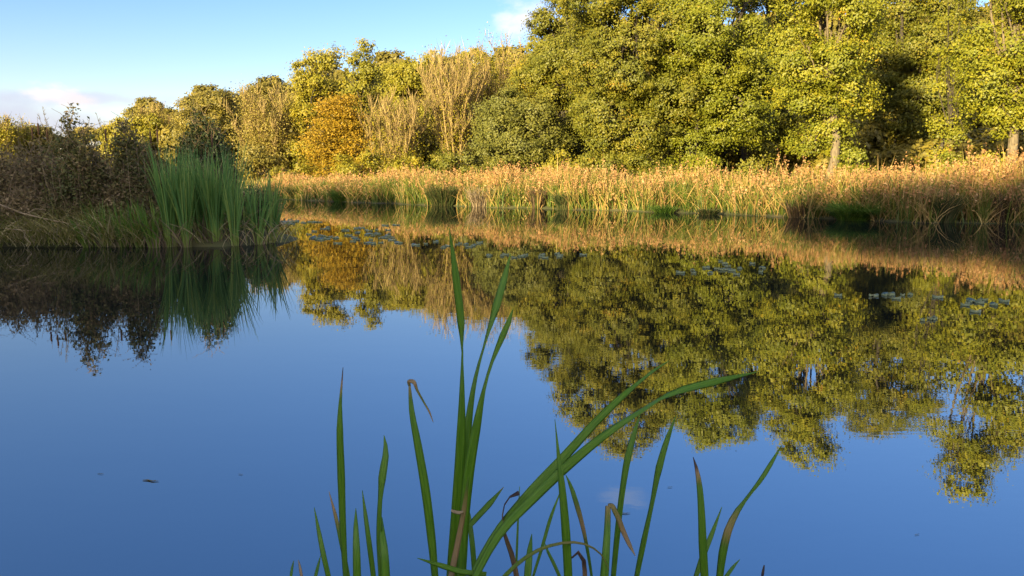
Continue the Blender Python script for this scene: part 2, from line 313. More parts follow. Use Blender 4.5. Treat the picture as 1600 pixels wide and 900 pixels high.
def leafy(mb, rng, c, rad, dens, pr, per, leaf, flat=.6, back=.4, tint=(.0, 1.0), updown=.35):
    """puffs of leaves over the surface of the lobes; voids between lobes stay open"""
    for i in range(len(c)):
        area = 4 * math.pi * (np.prod(rad[i]) ** (2 / 3)); n = max(3, int(area * dens))
        d = rand_dirs(rng, n); P = c[i] + d * rad[i] * rng.uniform(.72, 1.06, (n, 1))
        keep = np.ones(n, bool)
        for j in range(len(c)):
            if j != i: keep &= (((P - c[j]) / (rad[j] * .8)) ** 2).sum(1) > 1
        keep &= (rng.uniform(size=n) < np.where(P[:, 1] < .25 * abs(c[:, 1]).max(), 1, back))
        ph = c[0]; hole = np.sin(P[:, 0] * 2.9 + ph[0] * 7) * np.sin(P[:, 2] * 3.3 + ph[1] * 5) + .6 * np.sin(P[:, 0] * 5.1 + P[:, 2] * 1.7 + ph[2]) * np.sin(P[:, 2] * 4.3 - P[:, 1] * 2)
        keep &= hole + rng.normal(0, .25, n) > -.72
        P, d = P[keep], d[keep]; n = len(P)
        if not n: continue
        kk = rng.integers(int(per * .6), int(per * 1.4) + 1, n)
        ii = np.repeat(np.arange(n), kk); m_ = len(ii)
        prr = pr * rng.uniform(.55, 1.35, n)
        off = rng.normal(size=(m_, 3)) * np.array([1, 1, flat]) * .5
        L_ = P[ii] + off * prr[ii][:, None]
        nr = unit(d[ii] * .9 + np.array([-.35, -.45, updown]) + off * .5 + rng.normal(size=(m_, 3)) * .55)
        pt = rng.beta(2, 2, n); tt = np.clip(tint[0] + (tint[1] - tint[0]) * (.6 * pt[ii] + .4 * rng.uniform(size=m_)), 0, 1)
        mb.quads(leaf_quads(rng, L_, nr, leaf * rng.uniform(.6, 1.35, m_)), tt)

def tree(name, loc, H, rx, label, cat, kind, seed, group=None, mat=None, zb=None, leaf=None, n_l=None, dens=1.0, back=.62, trunk_r=None, tint=(0, 1), bark='bark_dark'):
    rng = np.random.default_rng(seed); loc = np.array(loc, float)
    t = empty(name, loc, label, cat, group)
    Y_ = loc[1]; leaf = leaf or max(.105, Y_ * .0027); zb = .3 if zb is None else zb
    tr = MB(); tr_r = trunk_r or H * .02
    if kind in ('oak', 'ash'):
        n_l = n_l or (32 if kind == 'oak' else 24)
        c, rad = ellip_lobes(rng, H, rx, rx * .85, zb, n_l, .35 if kind == 'oak' else .33, .04)
        fork = np.array([0, 0, H * .35]); limb(tr, rng, (0, 0, -.3), fork, tr_r * 1.5, tr_r, 0, 6, 9)
        for i in range(len(c)): 
            q = limb(tr, rng, fork * rng.uniform(.7, 1.1), c[i] + rng.normal(size=3) * .2, tr_r * .45, tr_r * .08, .08, 6, 5)
            for s_ in range(3): limb(tr, rng, q[3 + s_ % 2], c[i] + rand_dirs(rng, 1)[0] * rad[i] * .9, tr_r * .12, .01, .02, 4, 4)
        tr.build('trunk', M[bark], t, True)
        cr = MB(); leafy(cr, rng, c, rad, dens * (3.6 if Y_ < 49 else 2.6), (.47 if Y_ < 49 else .62), (104 if Y_ < 49 else 96), leaf, .6, back, tint)
        cr.build('crown', M[mat], t)
    elif kind == 'beech':                  # flat tiers of leaves on level branches
        limb(tr, rng, (0, 0, -.3), (0, 0, H * .92), tr_r * 1.4, .03, 0, 8, 8)
        cr = MB(); nt_ = 46
        for i in range(nt_):
            f = (i + .5) / nt_; z = zb + (H - zb) * f ** .9; rr = rx * (1 - .72 * f ** 1.5) * rng.uniform(.75, 1.1); a = rng.uniform(0, 2 * math.pi) if i % 3 else -math.pi / 2 + rng.normal() * .7
            tip = np.array([math.cos(a) * rr, math.sin(a) * rr, z - .1 * rr]); limb(tr, rng, (0, 0, z - .2 * rr), tip, .05, .012, .08, 5, 4)
            for s_ in range(9):
                u = rng.uniform(.3, 1.08); cc = np.array([math.cos(a + rng.normal() * .42) * rr * u, math.sin(a + rng.normal() * .42) * rr * u, z - .13 * rr * u + rng.normal() * .08])
                m_ = 46; off = rng.normal(size=(m_, 3)) * np.array([.46, .46, .10]); pt = rng.beta(2, 2)
                nr = unit(np.array([0, -.45, .8]) + rng.normal(size=(m_, 3)) * .5)
                cr.quads(leaf_quads(rng, cc + off, nr, leaf * rng.uniform(.6, 1.3, m_)), np.clip(.55 * pt + .45 * rng.uniform(size=m_), 0, 1))
        tr.build('trunk', M[bark], t, True); cr.build('crown', M[mat], t)
    elif kind in ('willow', 'twiggy'):     # fans of pale upright stems with few leaves
        ns = 26 if kind == 'willow' else 20; tw = MB(); cr = MB()
        for i in range(ns):
            a = rng.uniform(0, 2 * math.pi); sp = rx * rng.uniform(.25, 1.0) ** .8; hh = H * rng.uniform(.72, 1.0)
            tip = np.array([math.cos(a) * sp, math.sin(a) * sp * .8, hh]); tt = np.linspace(0, 1, 9)[:, None]
            cv = np.concatenate([tip[:2] * (tt ** .85) + rng.normal(size=2) * .25 * np.sin(tt * 3), hh * tt ** 1.15], 1) if True else None
            tr.tube(cv, np.linspace(tr_r * (.75 if kind == 'willow' else .5), .02, 9), 5)
            for s_ in range(9 if kind == 'willow' else 10):
                u = rng.uniform(.25, .95); p0 = np.array([np.interp(u, tt[:, 0], cv[:, j]) for j in range(3)]); ln = H * rng.uniform(.10, .24)
                dr = unit(np.array([math.cos(a), math.sin(a), 0]) * .35 + rng.normal(size=3) * np.array([.35, .35, .1]) + np.array([0, 0, 1.0]))
                p1 = p0 + dr * ln; limb(tr, rng, p0, p1, .03, .008, .03, 4, 4)
                m_ = 12; u2 = rng.uniform(.1, 1, (m_, 1)); b0 = p0 * (1 - u2) + p1 * u2
                la = rng.uniform(0, 6.28, m_)
                add_blades(tw, rng, b0, rng.uniform(.5, 1.1, m_), np.full(m_, Y_ * .0007), la, rng.uniform(.1, .6, m_), rng.uniform(-.1, .15, m_), rng.uniform(0, 1, m_), 2)
                ml = (48 if u < .5 else 16) if kind == 'willow' else 84; PL = p0 + (p1 - p0) * rng.uniform(0, 1.1, (ml, 1)) + rng.normal(size=(ml, 3)) * .38
                cr.quads(leaf_quads(rng, PL, unit(rng.normal(size=(ml, 3)) + np.array([-.2, -.6, .4])), leaf * rng.uniform(.5, 1.0, ml)), rng.uniform(0, 1, ml))
        tr.build('trunk', M['twig'], t, True); tw.build('twigs', M['twig'], t); cr.build('crown', M[mat], t)
    return t

def put(px, Y, top=None, refl=None, hw=50, **k):
    b = at(px, 300, Y); b[2] = ground_z(b[0], b[1])
    H = (at(px, top, Y)[2] if refl is None else mirror_height(px, refl, Y)) - b[2]
    return tree(loc=b, H=H * (1.13 if k['kind'] == 'ash' else 1.12 if 'refl' in k or refl else 1.07), rx=hw / FPX * Y, **k)
TR = [
 # far left, beyond the tip of the bank
 dict(name='willow_tree', px=18, Y=80, top=193, hw=42, kind='twiggy', mat='lime', label='low pale yellow bush-like tree at the far left edge behind the brown bank', cat='tree'),
 dict(name='willow_tree', px=70, Y=84, top=205, hw=36, kind='ash', mat='tan_leaf', label='pale golden rounded tree beyond the reed spikes of the brown bank', cat='tree'),
 dict(name='ash_tree', px=150, Y=86, top=204, hw=45, kind='ash', mat='tan_leaf', label='pale tan tree low behind the dark leafy shrub tips on the bank', cat='tree'),
 dict(name='ash_tree', px=215, Y=74, top=184, hw=42, kind='ash', mat='lime', label='yellow green round tree standing over the brown cattail spikes', cat='tree'),
 dict(name='willow_tree', px=268, Y=76, top=178, hw=40, kind='twiggy', mat='tan_leaf', label='pale tan hazy tree between the yellow green tree and the dark olive one', cat='tree'),
 dict(name='oak_tree', px=328, Y=68, top=150, hw=46, kind='oak', mat='olive', label='dark olive tree with knobbly top above the black bush', cat='tree'),
 dict(name='ash_tree', px=372, Y=72, top=156, hw=36, kind='ash', mat='olive', label='brownish olive tree just right of the dark olive one', cat='tree'),
 dict(name='ash_tree', px=432, Y=74, top=134, hw=52, kind='ash', mat='olive', label='dull green tree topping the pale twiggy willow by the channel', cat='tree'),
 dict(name='willow_tree', px=418, Y=60, top=150, hw=50, kind='twiggy', mat='tan_leaf', label='pale tan twiggy willow above the end of the channel', cat='tree'),
 dict(name='ash_tree', px=505, Y=60, top=76, hw=48, kind='ash', mat='lime', label='tall yellow green tree left of the golden beech', cat='tree'),
 dict(name='ash_tree', px=572, Y=68, top=64, hw=36, kind='ash', mat='lime', label='slim bright green tree crown rising behind the golden beech', cat='tree', tint=(0, .6)),
 dict(name='beech_tree', px=535, Y=52, top=162, hw=66, kind='beech', mat='gold', label='golden orange beech with level tiers of leaves', cat='tree'),
 dict(name='ash_tree', px=632, Y=64, top=92, hw=54, kind='ash', mat='lime', label='broad yellow green tree with domed top behind the bare pale stems', cat='tree', tint=(.1, .8)),
 dict(name='ash_tree', px=690, Y=68, top=86, hw=48, kind='ash', mat='lime', label='yellow tree filling in behind the taller bare willow', cat='tree'),
 dict(name='willow_tree', px=625, Y=51, top=165, hw=48, kind='willow', mat='lime', label='shorter willow of bare pale stems fanning up beside the golden beech', cat='tree'),
 dict(name='willow_tree', px=715, Y=53, top=105, hw=58, kind='willow', mat='lime', label='taller willow of bare pale stems in the middle of the wood', cat='tree'),
 dict(name='willow_tree', px=775, Y=57, top=84, hw=60, kind='twiggy', mat='lime', label='tall pale tan twiggy tree against the left side of the great oak', cat='tree'),
 dict(name='ash_tree', px=735, Y=68, top=88, hw=55, kind='ash', mat='lime', label='yellow green tree top peeping between the bare willow and tan twiggy tree', cat='tree'),
 dict(name='ash_tree', px=835, Y=54, top=95, hw=46, kind='ash', mat='lime', label='bright yellow leaved tree tucked against the great oak', cat='tree', tint=(.4, 1)),
 dict(name='oak_tree', px=815, Y=45, top=150, hw=75, kind='oak', mat='grey_oak', label='dull grey green low oak in front of the tan twiggy tree', cat='tree'),
 dict(name='oak_tree', px=880, Y=48, refl=605, hw=78, kind='oak', mat='oak', label='oak with dark hollows whose top edge slopes under the small white cloud', cat='tree'),
 dict(name='oak_tree', px=985, Y=42, refl=692, hw=115, kind='oak', mat='oak', label='great broad olive green oak in the middle of the wood', cat='tree', n_l=40),
 dict(name='oak_tree', px=1105, Y=41, refl=712, hw=90, kind='oak', mat='yellow_oak', label='brighter green oak between the great oak and the dark gap', cat='tree', tint=(0, .75), n_l=36),
 dict(name='oak_tree', px=1185, Y=47, refl=668, hw=70, kind='oak', mat='oak', label='shaded oak seen through the gap right of the brighter green oak', cat='tree'),
 dict(name='oak_tree', px=1282, Y=34.5, refl=728, hw=80, kind='oak', mat='yellow_oak', label='tall sunlit yellow green oak with its short trunk showing above the reeds', cat='tree', zb=1.1, n_l=40, trunk_r=.15, bark='bark'),
 dict(name='oak_tree', px=1420, Y=50, refl=690, hw=95, kind='oak', mat='oak', label='dark shaded oak with orange touches in the hollow of the wood', cat='tree', zb=.6, n_l=36),
 dict(name='oak_tree', px=1478, Y=35, refl=630, hw=38, kind='ash', mat='yellow_oak', label='slender oak with yellow sprays in front of the dark hollow', cat='tree', zb=1.0, n_l=20, trunk_r=.07, tint=(.1, 1)),
 dict(name='oak_tree', px=1570, Y=31, refl=775, hw=80, kind='oak', mat='yellow_oak', label='large yellow tinged oak at the right edge with a pale trunk', cat='tree', zb=1.2, n_l=38, trunk_r=.15, bark='bark', tint=(.1, 1)),
 dict(name='oak_tree', px=1720, Y=33, refl=770, hw=90, kind='oak', mat='oak', label='oak cut off by the right edge of the picture', cat='tree', n_l=34),
]
for i, d in enumerate(TR): put(seed=100 + i, **d)
# second row closing the wood behind
rng = np.random.default_rng(9)
back = []
src = None
for i, px in enumerate(range(250, 1850, 95)):
    Yb = 62 + rng.uniform(0, 14) if px > 700 else 84 + rng.uniform(0, 10)
    tp = np.interp(px, [250, 330, 450, 560, 650, 800, 870, 950, 1850], [178, 150, 132, 100, 90, 80, 50, 20, -20]) + rng.uniform(-4, 10)
    b_ = at(px, 300, Yb); b_[2] = ground_z(b_[0], b_[1]); H = at(px, tp, Yb)[2]
    if src is None:
        src = tree('woodland_tree', b_, 10.0, 3.6, 'dim leafy tree deep in the wood, seen only through gaps', 'tree', 'oak', 555, 'trees deep in the wood', mat='olive', leaf=.34, n_l=16, dens=.8, back=.5)
        r_ = src
    else:
        r_ = src.copy(); C.objects.link(r_)
        for ch in src.children:
            c_ = ch.copy(); C.objects.link(c_); c_.parent = r_
    r_.location = b_; r_.scale = (H / 10 * rng.uniform(.9, 1.2), H / 10, H / 10); r_.rotation_euler = (0, 0, rng.uniform(-.5, .5))
rng = np.random.default_rng(12); src = None
for px in range(290, 1900, 58):
    Yb = np.interp(px, [300, 640, 1200, 1600], [76, 60, 50, 44]) + rng.uniform(-2, 3); b_ = at(px, 300, Yb); b_[2] = ground_z(b_[0], b_[1])
    if src is None:
        src = r_ = tree('shrub', b_, 3.6, 2.3, 'dim undergrowth shrub deep in the wood, seen only through gaps', 'shrub', 'oak', 556, 'undergrowth deep in the wood', mat='olive', leaf=.3, n_l=9, dens=1.3, back=.5, zb=.05)
    else:
        r_ = src.copy(); C.objects.link(r_)
        for ch in src.children: c_ = ch.copy(); C.objects.link(c_); c_.parent = r_
    r_.location = b_; r_.rotation_euler = (0, 0, rng.uniform(-.6, .6)); r_.scale = (1.15, 1, rng.uniform(.85, 1.25) * Yb / 52)
# undergrowth shrubs along the wood's edge
SH = [(470, 50, 258, 40, 'lime', 'low yellow green shrub under the tall yellow green tree'), (560, 47, 240, 45, 'lime', 'low leafy shrub at the foot of the golden beech'),
      (640, 46, 243, 45, 'lime', 'yellow green shrub at the foot of the shorter bare willow'), (700, 46, 238, 40, 'oak', 'darker green shrub between the two bare willows'),
      (760, 43, 225, 45, 'grey_oak', 'dull green shrub at the left foot of the low grey green oak'), (875, 40, 236, 34, 'lime', 'bright yellow shrub against the foot of the great oak'),
      (930, 38.5, 232, 34, 'oak', 'olive shrub below the great oak'), (1090, 37, 240, 36, 'yellow_oak', 'green shrub below the brighter green oak'),
      (1180, 36, 242, 30, 'oak', 'olive shrub at the foot of the dark gap'), (1330, 32, 225, 20, 'yellow_oak', 'bright green shrub beside the short oak trunk'),
      (1480, 31, 235, 24, 'yellow_oak', 'small yellow green shrub below the dark hollow'), (1545, 29.5, 240, 26, 'lime', 'low yellow shrub left of the pale trunk'),
      (410, 54, 232, 40, 'olive', 'olive shrub under the pale tan twiggy willow'), (1010, 38, 236, 34, 'oak', 'dark olive shrub right of centre under the great oak')]
for i, (px, Yb, tp, hw, mt, lb) in enumerate(SH):
    put(px, Yb, top=tp, hw=hw, name='shrub', kind='oak', mat=mt, label=lb, cat='shrub', seed=300 + i, zb=.1, n_l=9, trunk_r=.06, dens=1.2)

# wood on the near side, behind the camera: its shade lies over the near bank
rng = np.random.default_rng(4)
wd = MB(); n = 24000
xs = rng.uniform(-135, 2, n); ys = -60 - rng.uniform(0, 10, n)
top = np.interp(xs, [-135, -78, -73, -68, -62, -50, -42, -33, 2], [26.5, 26.2, 25.6, 23.4, 22.3, 22.5, 23.0, 23.4, 23.3]) + .3 * np.sin(xs * .9) + .3 * np.sin(xs * 2.3 + 1)
zs = top * (1 - rng.uniform(0, 1, n) ** 1.6)
wd.quads(leaf_quads(rng, np.stack([xs, ys, zs], -1), unit(rng.normal(size=(n, 3)) + np.array([.3, .8, .2])), rng.uniform(.9, 1.8, n), .8), rng.uniform(0, 1, n))
tag(wd.build('woodland', M['oak']), 'leafy wood on the near shore that shades the bank', 'wood', kind='stuff')

# ------------------------------------------------------------------ reed bed along the far shore
rng = np.random.default_rng(21)
rb = MB(); pl = MB()
xmin, xmax = at(400, 300, 42)[0], 24.0
nc, per = 1700, 36; n = nc * per
cx = rng.uniform(xmin, xmax, nc); cd = rng.gamma(1.6, 1.1, nc); cd = np.where(cd > 5, rng.uniform(0, 5, nc), cd)
ch_ = rng.normal(1, .13, nc); ct_ = rng.normal(0, .17, nc)
ci = np.repeat(np.arange(nc), per); sg = rng.uniform(.10, .32, nc)[ci]
x = cx[ci] + rng.normal(0, 1, n) * sg; dep = np.abs(cd[ci] + rng.normal(0, 1, n) * sg)
y = far_shore(x) + dep + .05
pxs = 800 + x / y * FPX
clump = np.clip(.45 + .35 * np.sin(x * 2.1 + 1.3 * np.sin(x * .7) + y * .8) + .3 * np.sin(x * .83 + 2 + y * .5) + .2 * np.sin(x * 5.3 + y * 2.9), 0, 1.15)      # clumping of kinds
h = np.interp(pxs, [430, 560, 600, 900, 1200, 1450, 1600], [.75, .85, 1.2, 1.25, 1.25, 1.3, 1.45]) * rng.uniform(.62, 1.1, n) * ch_[ci] * (.78 + .34 * clump) * np.clip(.78 + dep * .12, 0, 1.05)
green = np.interp(pxs, [430, 560, 640, 700, 900, 1050, 1300, 1600], [.6, .6, .6, .42, .5, .55, .42, .3]) * np.where(dep < 1.6, 1.5, .55)
tn = np.where(rng.uniform(size=n) < green * (1.3 - .6 * clump), rng.uniform(0, .4, n), rng.uniform(.5, 1.0, n)) + ct_[ci]
base = np.stack([x, y, ground_z(x, y) - .03], -1)
P = add_blades(rb, rng, base, h, rng.uniform(.016, .042, n), rng.uniform(0, 6.28, n), rng.uniform(0, .24, n), np.abs(rng.normal(0, .22, n)), np.clip(tn[:, None] - np.array([.45, .38, .22, .08, 0])[None] * (rng.uniform(size=(n, 1)) < .75), 0, 1))
# fallen, bent dead stalks at the water's edge
nd = 5200; x = rng.uniform(xmin, xmax, nd); w_ = np.interp(800 + x / 27 * FPX, [500, 1150, 1250, 1500, 1600], [.25, .35, .9, 1, 1]); kp = rng.uniform(size=nd) < w_; x = x[kp]; nd = len(x)
y = far_shore(x) + rng.uniform(-.05, .9, nd); base = np.stack([x, y, np.maximum(ground_z(x, y), -.05)], -1)
add_blades(rb, rng, base, rng.uniform(.5, 1.25, nd), rng.uniform(.022, .045, nd), rng.uniform(0, 6.28, nd), rng.uniform(.2, .8, nd), rng.uniform(.1, .7, nd), rng.uniform(.62, .82, nd), 4)
nb = 6500; x = rng.uniform(xmin, xmax, nb); y = far_shore(x) + rng.uniform(0, 2.2, nb); base = np.stack([x, y, ground_z(x, y) - .03], -1)
gp = np.sin(x * 1.7 + 2) + np.sin(x * .61) + rng.normal(0, .5, nb); kp = gp > .1
add_blades(rb, rng, base[kp], rng.uniform(.6, 1.15, kp.sum()), rng.uniform(.03, .055, kp.sum()), rng.uniform(0, 6.28, kp.sum()), rng.uniform(.05, .4, kp.sum()), rng.uniform(.1, .7, kp.sum()), rng.uniform(.05, .5, kp.sum()), 4)
tag(rb.build('reeds', M['reed']), 'sunlit band of tan and green reeds along the far shore', 'reeds', kind='stuff')
pi = rng.permutation(len(P))[:13000]; pi = pi[(tn[pi] > .42)]
tp = P[pi, -1] * .9 + P[pi, -2] * .1; m_ = 9; q = np.repeat(np.arange(len(tp)), m_)
off = rng.normal(size=(len(q), 3)) * np.array([.032, .032, .13]) + np.array([0, 0, -.06])
pl.quads(leaf_quads(rng, tp[q] + off, unit(rng.normal(size=(len(q), 3)) + np.array([-.2, -.7, .2])), rng.uniform(.05, .12, len(q)), .5), np.clip(np.repeat(rng.beta(2, 2, len(tp)), m_) + rng.normal(0, .12, len(q)), 0, 1))
tag(pl.build('plume_foliage', M['plume']), 'fluffy tan seed plumes massed over the far reeds', 'reed plumes', kind='stuff')
# grass between reeds and wood
mg = MB(); n = 16000; x = rng.uniform(xmin - 3, 26, n); y = far_shore(x) + rng.uniform(5, 16, n)
add_blades(mg, rng, np.stack([x, y, ground_z(x, y) - .02], -1), rng.uniform(.35, .8, n), rng.uniform(.03, .06, n), rng.uniform(0, 6.28, n), rng.uniform(0, .3, n), rng.uniform(0, .4, n), rng.uniform(.05, .75, n), 3)
tag(mg.build('grass', M['reed']), 'rough yellow green meadow grass between the reeds and the wood', 'grass', kind='stuff')

def tussock(name, px, py, hpx, wpx, mat, label, seed, n=900, cat='tussock', lift=0.0, bend=.5, group=None, wd=.024):
    rng = np.random.default_rng(seed); b = water_at(px, py); Yd = b[1]; b[1] += .25; b[2] = -.04
    h = hpx / FPX * Yd; r = wpx / 2 / FPX * Yd
    mb = MB(); a = rng.uniform(0, 6.28, n); rr = r * .55 * np.sqrt(rng.uniform(0, 1, n))
    base = np.stack([np.cos(a) * rr, np.sin(a) * rr * .6, 0 * a], -1)
    add_blades(mb, rng, base, h * rng.uniform(.6, 1.25, n), np.full(n, wd) * rng.uniform(.7, 1.2, n), a + rng.normal(0, .5, n), rng.uniform(0, .45, n) * r / h * 1.2, rng.uniform(.1, bend, n) * min(1.2, r / h), rng.uniform(0, 1, n))
    o = mb.build(name, M[mat]); o.location = b; return tag(o, label, cat, group)
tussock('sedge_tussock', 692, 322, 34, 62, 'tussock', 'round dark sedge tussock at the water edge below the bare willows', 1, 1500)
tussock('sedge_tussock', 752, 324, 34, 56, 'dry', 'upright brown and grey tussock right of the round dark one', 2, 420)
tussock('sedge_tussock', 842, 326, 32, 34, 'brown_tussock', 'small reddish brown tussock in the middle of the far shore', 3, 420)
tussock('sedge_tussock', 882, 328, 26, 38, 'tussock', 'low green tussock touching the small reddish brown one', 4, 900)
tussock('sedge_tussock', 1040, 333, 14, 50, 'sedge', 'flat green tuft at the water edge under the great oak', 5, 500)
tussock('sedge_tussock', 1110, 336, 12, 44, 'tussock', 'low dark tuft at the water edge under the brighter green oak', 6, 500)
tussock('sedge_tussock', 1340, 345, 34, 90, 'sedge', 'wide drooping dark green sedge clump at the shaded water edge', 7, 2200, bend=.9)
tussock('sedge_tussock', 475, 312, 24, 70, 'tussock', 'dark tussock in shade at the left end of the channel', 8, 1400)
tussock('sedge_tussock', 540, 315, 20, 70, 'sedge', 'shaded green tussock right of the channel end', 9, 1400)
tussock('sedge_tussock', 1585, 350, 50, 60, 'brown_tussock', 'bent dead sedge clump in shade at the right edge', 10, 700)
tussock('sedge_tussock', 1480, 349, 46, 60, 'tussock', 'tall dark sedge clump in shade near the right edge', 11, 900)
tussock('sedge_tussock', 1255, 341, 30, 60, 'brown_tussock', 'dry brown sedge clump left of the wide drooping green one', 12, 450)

# ------------------------------------------------------------------ left bank (in shade)
def shrub(px, py_top, Y, wpx, mat, label, seed, n_st=60, per=55, leaf=.06, zb=0.0, name='bramble_shrub', dense=1.0, tipy=.0, stem='dry'):
    rng = np.random.default_rng(seed); b = at(px, 300, Y); b[2] = max(ground_z(b[0], b[1]), 0) - .03
    H = (at(px, py_top, Y)[2] - b[2]) * 1.12; r = wpx / 2 / FPX * Y
    t = empty(name, b, label, 'shrub')
    st = MB(); cr = MB()
    for i in range(n_st):
        a = rng.uniform(0, 6.28); q = math.sqrt(rng.uniform(0, 1)); hh = H * (1 - .55 * q ** 2) * rng.uniform(.72, 1.0)
        P0 = np.array([math.cos(a) * r * .45 * q, math.sin(a) * r * .35 * q, 0]); tip = np.array([math.cos(a) * r * q, math.sin(a) * r * .7 * q, hh])
        PP = limb(st, rng, P0, tip, .012, .004, .06, 6, 4)
        k_ = int(per * dense); u = rng.uniform(.12, 1.05, k_) ** .8
        B = np.stack([np.interp(u, np.linspace(0, 1, 6), PP[:, j]) for j in range(3)], -1)
        L_ = B + rng.normal(size=(k_, 3)) * (.16 - .09 * u[:, None])
        cr.quads(leaf_quads(rng, L_, unit(rng.normal(size=(k_, 3)) + np.array([0, -.3, .5])), leaf * rng.uniform(.5, 1.4, k_), .55), np.clip(rng.beta(2, 2) * .6 + rng.uniform(0, .45, k_), 0, 1))
        for s_ in range(5):
            j = rng.integers(2, 6); limb(st, rng, PP[j], PP[j] + np.array([rng.normal() * .18, rng.normal() * .18, rng.uniform(.05, .35)]), .006, .003, .02, 3, 3)
    st.build('stems', M[stem], t); cr.build('foliage', M[mat], t); return t
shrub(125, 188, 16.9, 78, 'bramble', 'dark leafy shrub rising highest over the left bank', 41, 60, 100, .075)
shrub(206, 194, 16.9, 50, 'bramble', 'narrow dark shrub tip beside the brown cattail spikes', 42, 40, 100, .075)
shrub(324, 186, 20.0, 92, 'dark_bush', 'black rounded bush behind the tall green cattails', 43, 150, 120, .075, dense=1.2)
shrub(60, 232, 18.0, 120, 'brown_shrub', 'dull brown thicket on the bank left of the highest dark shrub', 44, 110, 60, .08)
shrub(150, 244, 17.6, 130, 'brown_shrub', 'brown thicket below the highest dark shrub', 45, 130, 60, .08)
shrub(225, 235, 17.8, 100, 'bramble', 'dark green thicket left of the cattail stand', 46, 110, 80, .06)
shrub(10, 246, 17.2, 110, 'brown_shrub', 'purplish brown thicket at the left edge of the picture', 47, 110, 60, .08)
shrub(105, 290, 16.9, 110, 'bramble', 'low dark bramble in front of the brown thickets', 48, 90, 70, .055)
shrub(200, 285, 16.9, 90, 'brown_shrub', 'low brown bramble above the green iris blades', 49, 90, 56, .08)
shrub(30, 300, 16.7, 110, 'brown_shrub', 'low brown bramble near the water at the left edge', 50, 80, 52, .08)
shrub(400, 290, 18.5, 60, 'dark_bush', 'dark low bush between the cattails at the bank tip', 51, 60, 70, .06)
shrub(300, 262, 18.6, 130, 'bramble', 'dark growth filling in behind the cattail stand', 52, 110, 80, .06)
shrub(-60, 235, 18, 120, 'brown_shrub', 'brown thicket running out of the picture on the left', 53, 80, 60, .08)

def cattail(px, py, Y, wpx, hpx, n, label, seed, lean0=0.0, mat='cattail', spread=1.0, group='green cattails at the tip of the left bank', wd=.03, bend=.22, name='cattail_clump', cat='cattail'):
    rng = np.random.default_rng(seed); b = at(px, 300, Y); b[2] = -.06
    h = hpx / FPX * Y + .06; r = wpx / 2 / FPX * Y
    t = empty(name, b, label, cat, group)
    mb = MB(); a = rng.uniform(0, 6.28, n); q = np.sqrt(rng.uniform(0, 1, n))
    base = np.stack([np.cos(a) * r * .5 * q, np.sin(a) * r * .5 * q, 0 * a], -1)
    hh = h * rng.uniform(.62, 1.03, n); tn = np.clip(rng.beta(1.6, 1.8, n) * .95, 0, 1)
    tt = np.repeat(tn[:, None], 7, 1); tt[:, 0] = .92; tt[:, 1] = np.maximum(tt[:, 1], .8)
    lz = a + rng.normal(0, .6, n)
    G, P = blades(rng, base, hh, wd * rng.uniform(.7, 1.2, n), lz, rng.uniform(0, .13, n) * spread + lean0 * 0, np.abs(rng.normal(0, bend, n)) * .5 * spread, 6)
    G[..., 0] += lean0 * (G[..., 2]) ; mb.grid(G, tt); mb.build('leaves', M[mat], t)
    nd = max(6, n // 5); dm = MB(); a = rng.uniform(0, 6.28, nd)
    add_blades(dm, rng, np.stack([np.cos(a) * r * .6, np.sin(a) * r * .6, 0 * a], -1), h * rng.uniform(.25, .55, nd), np.full(nd, wd * .9), a, rng.uniform(.1, .5, nd), rng.uniform(.2, .8, nd), rng.uniform(.2, .8, nd), 5)
    dm.build('dead_leaves', M['dry'], t)
    return t
cattail(262, 386, 16.1, 34, 178, 120, 'dense cattail clump with reddish foot, first at the left of the stand', 61, .03)
cattail(288, 386, 16.0, 26, 150, 70, 'front cattail clump with bright yellow green foot standing in the water', 62, 0)
cattail(312, 380, 16.6, 36, 162, 130, 'tall cattail clump behind the one with the bright foot', 63, .0)
cattail(332, 378, 16.4, 36, 158, 120, 'middle cattail clump of the stand with upright crowded blades', 64, .02)
cattail(286, 382, 17.2, 44, 160, 110, 'tallest cattail clump at the back of the stand below the black bush', 65, .0)
cattail(363, 378, 16.3, 22, 130, 46, 'slim cattail clump with pale straight foot right of the stand', 66, .01)
cattail(352, 375, 17.4, 34, 165, 80, 'back cattail clump right of the black bush', 67, .03)
cattail(400, 376, 16.6, 24, 125, 44, 'cattail clump leaning right near the bank tip', 68, .06)
cattail(420, 374, 16.9, 20, 128, 40, 'outermost cattail clump leaning over the open water', 69, .13)
cattail(380, 376, 17.2, 30, 110, 40, 'shorter thin cattail clump over dead brown leaves', 70, .04)
cattail(160, 386, 16.1, 34, 85, 40, 'short green iris clump arching left at the water edge', 71, -.22, 'sedge', 1.3, 'green iris clumps beside the cattails', .026, name='iris_clump', cat='iris')
cattail(186, 386, 16.0, 30, 80, 36, 'upright pale iris clump in the middle of the iris row', 72, -.05, 'sedge', 1.2, 'green iris clumps beside the cattails', .026, name='iris_clump', cat='iris')
cattail(212, 387, 16.0, 34, 86, 44, 'iris clump leaning left between the pale one and the yellow footed one', 73, -.25, 'sedge', 1.3, 'green iris clumps beside the cattails', .026, name='iris_clump', cat='iris')
cattail(135, 387, 16.0, 36, 60, 36, 'lowest iris clump at the left end of the iris row', 80, -.3, 'sedge', 1.5, 'green iris clumps beside the cattails', .026, name='iris_clump', cat='iris')
cattail(236, 387, 15.9, 34, 84, 60, 'iris clump with yellow foot touching the cattail stand', 74, -.15, 'sedge', 1.2, 'green iris clumps beside the cattails', .026, name='iris_clump', cat='iris')
cattail(215, 230, 18.6, 80, 70 + 90, 50, 'cattail blades bending over behind the brown thicket', 75, .0, 'cattail', 1.5, 'green cattails behind the thicket', .022, .5)
